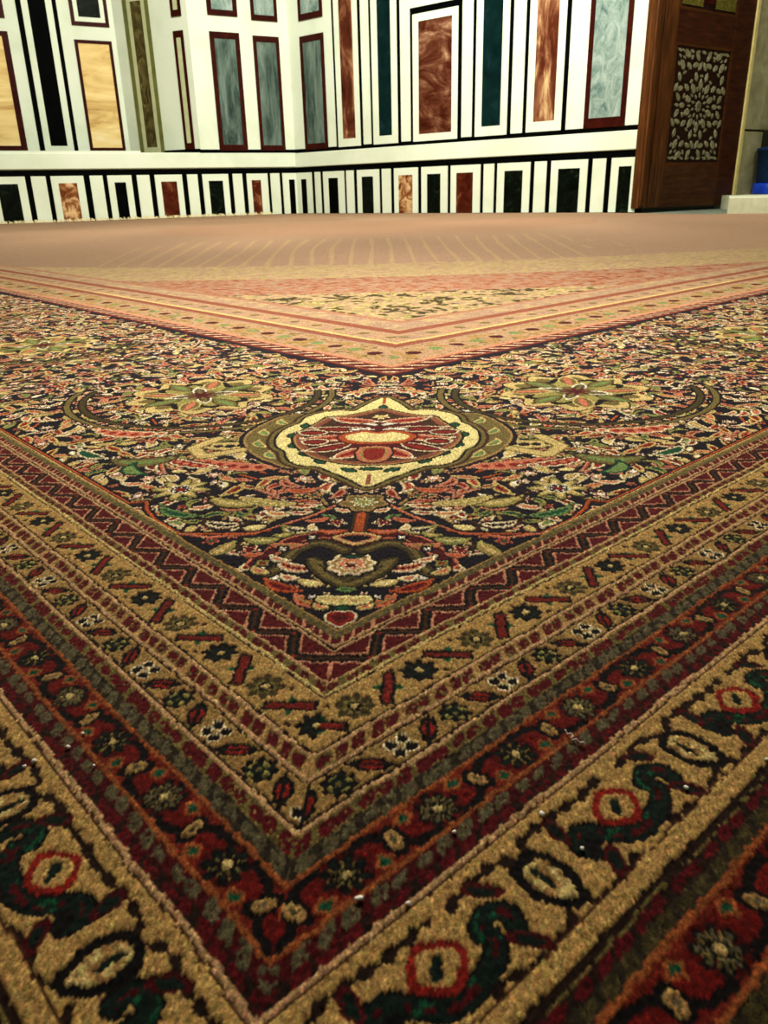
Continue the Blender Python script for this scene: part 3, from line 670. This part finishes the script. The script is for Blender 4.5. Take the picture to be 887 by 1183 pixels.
# left wall -------------------------------------------------------
E0 = 5.08                                   # where the canted bay begins on the front plane
w = wall_frame('wall_left', WC, uL, nL); w['kind'] = 'structure'
LE = 22.0
wb('marble_facing', 'white', w, -.3, E0, 2.0, TOP, -.6, 0.0)
wb('marble_facing', 'white', w, E0, LE, 2.0, 3.02, -.6, 0.0)
wb('black_backing', 'black', w, -.2, LE, -.03, 2.28, -.6, .012)
wb('ledge_band', 'white', w, -.03, LE, 2.32, 3.0, -.05, .075, None, .008)
wb('ledge_lip', 'white', w, E0+3.0, LE, 3.0, 3.10, -.6, .05)
wb('black_strip', 'black', w, -.02, E0+.05, 3.0, 3.16, -.05, .03)
for (f1, f0, b, a, m) in ((.82, -.06, .46, .14, 'black'), (2.81, 1.65, 2.55, 2.05, 'redbrown'), (5.16, 3.79, 4.85, 4.11, 'darkgreen'), (7.56, 6.19, 7.27, 6.49, 'redbrown'), (9.83, 8.68, 9.52, 8.99, 'black'),
                       (12.40, 10.92, 12.09, 11.26, 'tanbrown'), (15.0, 13.51, 14.73, 13.86, 'darkgreen'), (17.2, 15.9, 16.9, 16.2, 'redbrown'), (19.5, 18.2, 19.2, 18.5, 'black')):
    fr = wb('panel_frame', 'white', w, f0, f1, 0, 2.02, 0, .05)
    wb('marble_slab', m, w, a, b, 0, 1.70, .03, .056, fr)
for a, b in ((.98, 1.50), (3.04, 3.56), (5.40, 5.94), (7.81, 8.43), (10.04, 10.64), (12.61, 13.26), (15.25, 15.65), (17.45, 17.95)):
    wb('white_strip', 'white', w, a, b, 0, 2.02, 0, .05)
panel(w, 2.60, 4.10, 3.10, 8.36, 'redframe', 'grey', .22, .28); panel(w, .53, 1.90, 3.10, 8.30, 'redframe', 'grey', .17, .26)
panel(w, 2.60, 4.10, 9.05, 13.4, 'redframe', 'palegrey', .22, .24); panel(w, .53, 1.90, 8.96, 13.4, 'redframe', 'palegrey', .17, .24)

# canted face of the bay
Ept = WC+uL*E0; th = math.radians(15); ur = -uR
uS = np.array([math.cos(th)*ur[0]-math.sin(th)*ur[1], math.sin(th)*ur[0]+math.cos(th)*ur[1]])
nS = np.array([-uS[1], uS[0]]); nS = nS if nS @ -Ept > 0 else -nS
SL = 4.52
w = wall_frame('wall_bay', Ept, uS, nS); w['kind'] = 'structure'
wb('marble_facing', 'white', w, 0.0, SL, 2.9, TOP, -.5, 0.0)
wb('black_strip', 'black', w, .02, 2.3, 3.02, 3.2, 0, .03)
panel(w, .34, .92, 3.2, 8.38, 'redframe', 'paleolive', .15, .28); panel(w, .34, .92, 8.98, 13.4, 'redframe', 'paleolive', .15, .26)
wb('edge_moulding', 'oliveedge', w, 3.56, 3.80, 3.05, TOP-.2, 0, .05); wb('edge_moulding', 'oliveedge', w, 2.25, 2.46, 3.05, TOP-.2, 0, .05)
panel(w, 2.46, 3.56, 3.12, 10.1, 'paleolive', 'olive', .22, .26)
# recessed part beyond the bay
S0 = Ept+uS*SL
w = wall_frame('wall_recess', S0, uL, nL); w['kind'] = 'structure'
wb('marble_facing', 'white', w, -.1, 13.5, 2.9, TOP, -.5, 0.0)
panel(w, .24, 2.02, 3.27, 8.25, 'redframe', 'alabaster', .15, .15); panel(w, .24, 2.02, 8.86, 13.0, 'redframe', 'darkgreen', .17, .17, ('white', .2))
wb('black_strip', 'black', w, 2.60, 2.80, 3.2, TOP-.2, 0, .03); wb('black_strip', 'black', w, 4.19, 4.43, 3.2, TOP-.2, 0, .03)
panel(w, 2.80, 4.19, 3.2, TOP-.3, 'white', 'black', .30, .30)
panel(w, 5.0, 7.4, 3.30, 8.42, 'redframe', 'alabaster', .28, .2); panel(w, 5.0, 7.4, 8.97, 13.0, 'redframe', 'darkgreen', .20, .20, ('white', .2))
wb('black_strip', 'black', w, 8.0, 8.24, 3.2, TOP-.2, 0, .03)
panel(w, 8.3, 9.8, 3.2, TOP-.3, 'white', 'black', .30, .30)

# ------------------------------------------------------------------ door
Dd = np.array([10.5, 33.4]); De = np.array([15.2, 36.7]); uD = (De-Dd)/np.linalg.norm(De-Dd)
nD = np.array([-uD[1], uD[0]]); nD = nD if nD @ -Dd > 0 else -nD
w = wall_frame('door_1', Dd, uD, nD); w['kind'] = 'structure'
DT = 14.5
wb('stile', 'wood', w, -.22, 1.18, .14, DT, -.35, 0.0, None, .006); wb('stile', 'wooddark', w, 4.88, 6.12, .14, DT, -.35, 0.0, None, .006)
wb('rail', 'woodrail', w, 1.18, 4.88, .14, 1.72, -.33, -.012); wb('rail', 'wooddark', w, 1.18, 4.88, 5.97, 7.04, -.33, -.012); wb('rail', 'wooddark', w, 1.18, 4.88, 12.2, DT, -.33, -.012)
wb('edge_moulding', 'wood', w, -.20, .02, .2, DT, 0, .10, None, .01); wb('edge_moulding', 'wood', w, .30, .42, .2, DT, 0, .05, None, .008)
wb('meeting_edge', 'rim', w, 6.12, 6.28, .5, DT, -.34, -.02)
def lattice(z0, z1, mi, centres, big):
    base = wb('inlay_panel', 'strap', w, 1.18, 4.88, z0, z1, -.3, -.05)
    ring('panel_moulding', 'woodrail', w, 1.18, 4.88, z0, z1, .10, .10, -.06, -.005, base)
    f = w['flip']; bm = bmesh.new()
    def piece(cx, cz, L, W, a, own=None):
        if own and min(centres, key=lambda q: (q[0]-cx)**2+(q[1]-cz)**2) != own: return
        if own and math.hypot(cx-own[0], cz-own[1]) > 1.2 and any(q != own and math.hypot(q[0]-cx, q[1]-cz) < math.hypot(cx-own[0], cz-own[1])+.02 for q in centres): return
        ca, sa = math.cos(a), math.sin(a)
        pts = [(-L, 0), (-.45*L, W), (.45*L, W*.9), (L, 0), (.45*L, -W*.9), (-.45*L, -W)]
        P = [(cx+x*ca-y*sa, cz+x*sa+y*ca) for x, y in pts]
        if any(not (1.30 < x < 4.76 and z0+.12 < y < z1-.12) for x, y in P): return
        v1 = [bm.verts.new((x*S, -.05*f*S, y*S)) for x, y in P]
        v2 = [bm.verts.new(((cx+(x-cx)*.80)*S, -.012*f*S, (cz+(y-cz)*.80)*S)) for x, y in P]
        bm.faces.new(v2)
        for k in range(6): bm.faces.new((v1[k], v1[(k+1) % 6], v2[(k+1) % 6], v2[k]))
    for c0 in centres:
        cx, cz = c0
        for k in range(10):
            a = k*math.pi/5+math.pi/2; b = a+math.pi/10
            piece(cx+.40*math.cos(a), cz+.40*math.sin(a), .10, .05, a, c0)
            piece(cx+.76*math.cos(a), cz+.76*math.sin(a), .23, .125, a, c0)
            piece(cx+1.08*math.cos(b), cz+1.08*math.sin(b), .19, .10, b, c0)
            piece(cx+1.40*math.cos(a-.11), cz+1.40*math.sin(a-.11), .20, .095, a+.6, c0)
            piece(cx+1.40*math.cos(a+.11), cz+1.40*math.sin(a+.11), .20, .095, a-.6, c0)
            piece(cx+1.06*math.cos(a), cz+1.06*math.sin(a), .11, .055, a+math.pi/2, c0)
            piece(cx+1.42*math.cos(b), cz+1.42*math.sin(b), .13, .07, b, c0)
            piece(cx+.62*math.cos(b), cz+.62*math.sin(b), .10, .045, b, c0)
            piece(cx+1.66*math.cos(b), cz+1.66*math.sin(b), .15, .10, b, c0)
        for k in range(5): piece(cx, cz, .22, .09, k*math.pi/5, c0)
    if len(centres):
        for k in range(9):
            for zz in (z0+.24, z1-.24): piece(1.5+k*.385, zz, .15, .06, (k % 2)*.5-.25)
    if len(bm.verts): obj('inlay', bm, M[mi], base)
    else: bm.free()
    return base
cx, cz = 3.03, 3.86
lattice(1.72, 5.97, 'bone', [(cx, cz), (cx-1.72, cz-2.0), (cx+1.72, cz-2.0), (cx-1.72, cz+2.0), (cx+1.72, cz+2.0)], 1.0)
up = lattice(7.04, 12.2, 'gold', [], 1.0)
for a, b in ((1.32, 2.62), (3.44, 4.74)): wb('inlay_block', 'gold', w, a, b, 7.22, 9.2, -.055, -.02, up)
wb('inlay_block', 'redframe', w, 2.70, 3.36, 7.35, 9.2, -.055, -.025, up)
wb('inlay_block', 'gold', w, 1.32, 4.74, 9.35, 12.0, -.055, -.02, up)

# ------------------------------------------------------------------ stone pillar, step and what stands there
d2 = np.array([15.62, 37.0]); uP = uD; w = wall_frame('wall_jamb', d2, uP, nD); w['kind'] = 'structure'
wb('masonry', 'sand', w, -.05, 1.62, .50, 3.02, -2.2, 0.0, None, .01); wb('masonry', 'sand', w, -.05, 2.3, 3.10, TOP, -2.2, 0.0, None, .01)
wb('mortar_joint', 'joint', w, -.05, 1.70, 3.0, 3.12, -2.1, -.02)
wb('edge_moulding', 'rim', w, -.12, .10, .50, TOP, -.3, .06, None, .01)  # pillar's lit left edge, its brightness put into a paler strip
bm = bmesh.new()
pts = [(12.3, 29.45), (22.0, 24.6), (27, 34), (20.5, 46.0), (15.2, 37.9), (14.6, 35.0)]
lo = [bm.verts.new((x*S, y*S, -.02)) for x, y in pts]; hi = [bm.verts.new((x*S, y*S, .50*S)) for x, y in pts]
bm.faces.new(lo[::-1]); bm.faces.new(hi)
for k in range(6): bm.faces.new((lo[k], lo[(k+1) % 6], hi[(k+1) % 6], hi[k]))
tag(obj('trim_step', bm, M['step']), kind='structure')
bm = bmesh.new(); add_box(bm, 14.0*S, 44*S, 52*S, 52.5*S, -.01, TOP*S)
tag(obj('wall_back', bm, M['back']), kind='structure')

bx, by = 17.35, 37.1
blue_obj = empty('blue_object', (bx*S, by*S, .50*S))  # blue thing of unclear kind, given the shape of a tub
tag(blue_obj, 'unidentified blue object built as a tub, on the pale step beside the stone door jamb', 'tub')
def prism(name, m, prof, parent):
    bm = bmesh.new(); rings = []
    for r, z in prof:
        rings.append([bm.verts.new((r*S*math.cos(k*math.pi/12), r*S*math.sin(k*math.pi/12), z*S)) for k in range(24)])
    for a, b in zip(rings, rings[1:]):
        for k in range(24): bm.faces.new((a[k], a[(k+1) % 24], b[(k+1) % 24], b[k]))
    bm.faces.new(rings[0][::-1]); bm.faces.new(rings[-1])
    o = obj(name, bm, M[m], parent, True); return o
prism('base', 'blue', [(.80, 0), (.84, .05), (.82, .42), (.76, .46)], blue_obj)
prism('body', 'bluedark', [(.70, .46), (.72, .5), (.80, 1.7), (.86, 1.72), (.86, 1.84), (.6, 1.9)], blue_obj)

# ------------------------------------------------------------------ fringe, lint
rr = random.Random(4)
bm = bmesh.new()
inv = Matrix.Rotation(-YAW, 4, 'Z') @ Matrix.Translation(-Vector(rug.location))
for k in range(420):
    s = 1.6+k*.048+rr.uniform(-.02, .02); L = rr.uniform(.12, .34)
    b = WC+uL*s+nL*.17; tdir = nL*rr.uniform(.6, 1)+uL*rr.uniform(-.5, .5)
    wd = rr.uniform(.022, .045); h0 = rr.uniform(.05, .14)
    p0, p1 = b-uL*wd, b+uL*wd; e = b+tdir*L*.5
    z = 0.004
    vs = [bm.verts.new(inv @ Vector((p[0]*S, p[1]*S, zz))) for p, zz in ((p0, h0*S), (p1, h0*S), (e+uL*wd*.6, h0*S*.7), (e-uL*wd*.6, h0*S*.7), (p0+nL*L*.7, z), (p1+nL*L*.7, z))]
    bm.faces.new((vs[0], vs[1], vs[2], vs[3])); bm.faces.new((vs[3], vs[2], vs[5], vs[4]))
fr = obj('fringe', bm, M['fringe'], rug); fr['label'] = 'ragged cream fringe along the wall'; fr['kind'] = 'stuff'

LINT = [(-0.0523, 0.8888, 0.0015, 1.9, 'largest white lint fleck, on the red stripe just right of its corner'),
        (-0.63, 1.2634, 0.00160, 1, 'white lint fleck on the left edge of the left red stripe'),
        (-0.6813, 1.2239, 0.00174, 1, 'right one of two lint flecks on the dark bud at far left'),
        (-0.6941, 1.2097, 0.00130, 1, 'left one of two lint flecks on the dark bud at far left'),
        (-0.616, 1.3043, 0.00130, 1, 'tiny white lint fleck on the red stripe at left, beside a dark rosette'),
        (-0.5612, 1.2072, 0.00116, 1, 'tiny white lint fleck at the lower edge of the left red stripe'),
        (0.2574, 1.053, 0.00182, 1.2, 'pale lint fleck on the tan line above the red-ringed flower'),
        (0.3076, 0.9759, 0.00130, 1, 'lint fleck on the black green hook left of the red-ringed flower'),
        (0.525, 1.109, 0.00145, 1, 'lint fleck on the red bud to the right of the red-ringed flower'),
        (0.1041, 1.018, 0.00130, 1, 'lint fleck on the lower edge of the right red stripe near the corner'),
        (0.0218, 0.8776, 0.00145, 1, 'lint fleck on the dark red checks below the corner of the red stripe'),
        (0.6999, 1.1775, 0.00130, 1, 'lint fleck on the checked guard at the right edge of the frame')]
for k, (x, y, r, st, lab) in enumerate(LINT):
    bm = bmesh.new(); bmesh.ops.create_icosphere(bm, subdivisions=2, radius=1)
    for v in bm.verts:
        n = 1+rr.uniform(-.25, .25); v.co = Vector((v.co.x*n*r*st, v.co.y*n*r, v.co.z*n*r*.7))
    o = obj('lint_fleck', bm, M['lint'], None, True)
    o.location = (x*S, y*S, .0012+r*.55); o.rotation_euler = (0, 0, rr.uniform(0, 3) if st < 1.5 else .1)
    tag(o, lab, 'lint', 'lint flecks on the rug')
# a curl of thread
bm = bmesh.new(); tx, ty = (0.3613, 1.2610)
path = catmull([(-.016, .012), (-.012, .002), (-.003, -.004), (-.008, -.014), (.002, -.020), (.012, -.028)], 6)
prev = None
for i, (x, y) in enumerate(path):
    t = path[min(i+1, len(path)-1)]-path[max(i-1, 0)]; t = t/np.linalg.norm(t); nrm = np.array([-t[1], t[0]])
    cur = [bm.verts.new((x*S+nrm[0]*.0006*math.cos(a), y*S+nrm[1]*.0006*math.cos(a), .0006*math.sin(a)+.0008*(1+math.sin(i*.9)))) for a in (0, 1.57, 3.14, 4.71)]
    if prev:
        for k in range(4): bm.faces.new((prev[k], prev[(k+1) % 4], cur[(k+1) % 4], cur[k]))
    else: bm.faces.new(cur[::-1])
    prev = cur
bm.faces.new(prev)
o = obj('loose_thread', bm, M['lint'], None, True); o.location = (tx*S, ty*S, .0022)
tag(o, 'curled white loose thread lying on the edge of the red border stripe', 'thread')

# ------------------------------------------------------------------ light
def area(name, loc, target, size, power, col, sizey=None):
    l = bpy.data.lights.new(name, 'AREA'); l.shape = 'RECTANGLE'; l.size = size; l.size_y = sizey or size; l.energy = power; l.color = col
    o = bpy.data.objects.new(name, l); C.objects.link(o); o.location = loc
    d = Vector(target)-Vector(loc); o.rotation_euler = d.to_track_quat('-Z', 'Y').to_euler(); return o
area('carpet_fill', (0, 7.6*S, 6.0*S), (0, 9.0*S, 0), 1.3, 92, (1, .94, .85))  # added lamp above mid carpet, lets brightness fall off towards the front
area('carpet_fill', (.2*S, 4.6*S, 3.7*S), (.1*S, 3.6*S, 0), .5, 3.5, (1, .92, .80))  # added small lamp that lifts the near carpet
area('hall_fill', (-2*S, 24*S, 22*S), (0*S, 40*S, 3*S), 4.0, 820, (1, .97, .86), 3.0)  # added lamp that brightens the two marble walls
area('hall_fill', (0, 26*S, 18*S), (0, 24*S, 0), 3.0, 330, (1, .95, .86))  # added lamp above the far carpet
area('door_fill', (15*S, 27*S, 9*S), (14.5*S, 36.0*S, 3*S), .9, 42, (1, .97, .86))  # added lamp in front of the door, brightens door and pillar
wd = bpy.data.worlds.new('room_air'); bpy.context.scene.world = wd; wd.use_nodes = True
wd.node_tree.nodes['Background'].inputs['Color'].default_value = (*lin(235, 225, 205), 1)
wd.node_tree.nodes['Background'].inputs['Strength'].default_value = 0.10

# ------------------------------------------------------------------ camera
F_PX, PIT, ROLL = 910.40271, 0.38633285, -0.02491329
cam = bpy.data.cameras.new('camera'); co = bpy.data.objects.new('camera', cam); C.objects.link(co)
cam.sensor_fit = 'HORIZONTAL'; cam.sensor_width = 36; cam.lens = 36*F_PX/887
co.location = (0, 0, S)
fwd = Vector((0, math.cos(PIT), -math.sin(PIT))); up0 = Vector((0, math.sin(PIT), math.cos(PIT))); rt0 = Vector((1, 0, 0))
c, s = math.cos(ROLL), math.sin(ROLL)
rt = rt0*c+up0*s; up = -rt0*s+up0*c
m = Matrix((rt, up, -fwd)).transposed().to_4x4(); m.translation = co.location; co.matrix_world = m
cam.clip_start = 0.02; cam.clip_end = 100
cam.dof.use_dof = True; cam.dof.focus_distance = 1.15; cam.dof.aperture_fstop = 24
sc = bpy.context.scene; sc.camera = co
sc.view_settings.view_transform = 'Standard'; sc.view_settings.look = 'Medium High Contrast'; sc.view_settings.exposure = 0.0
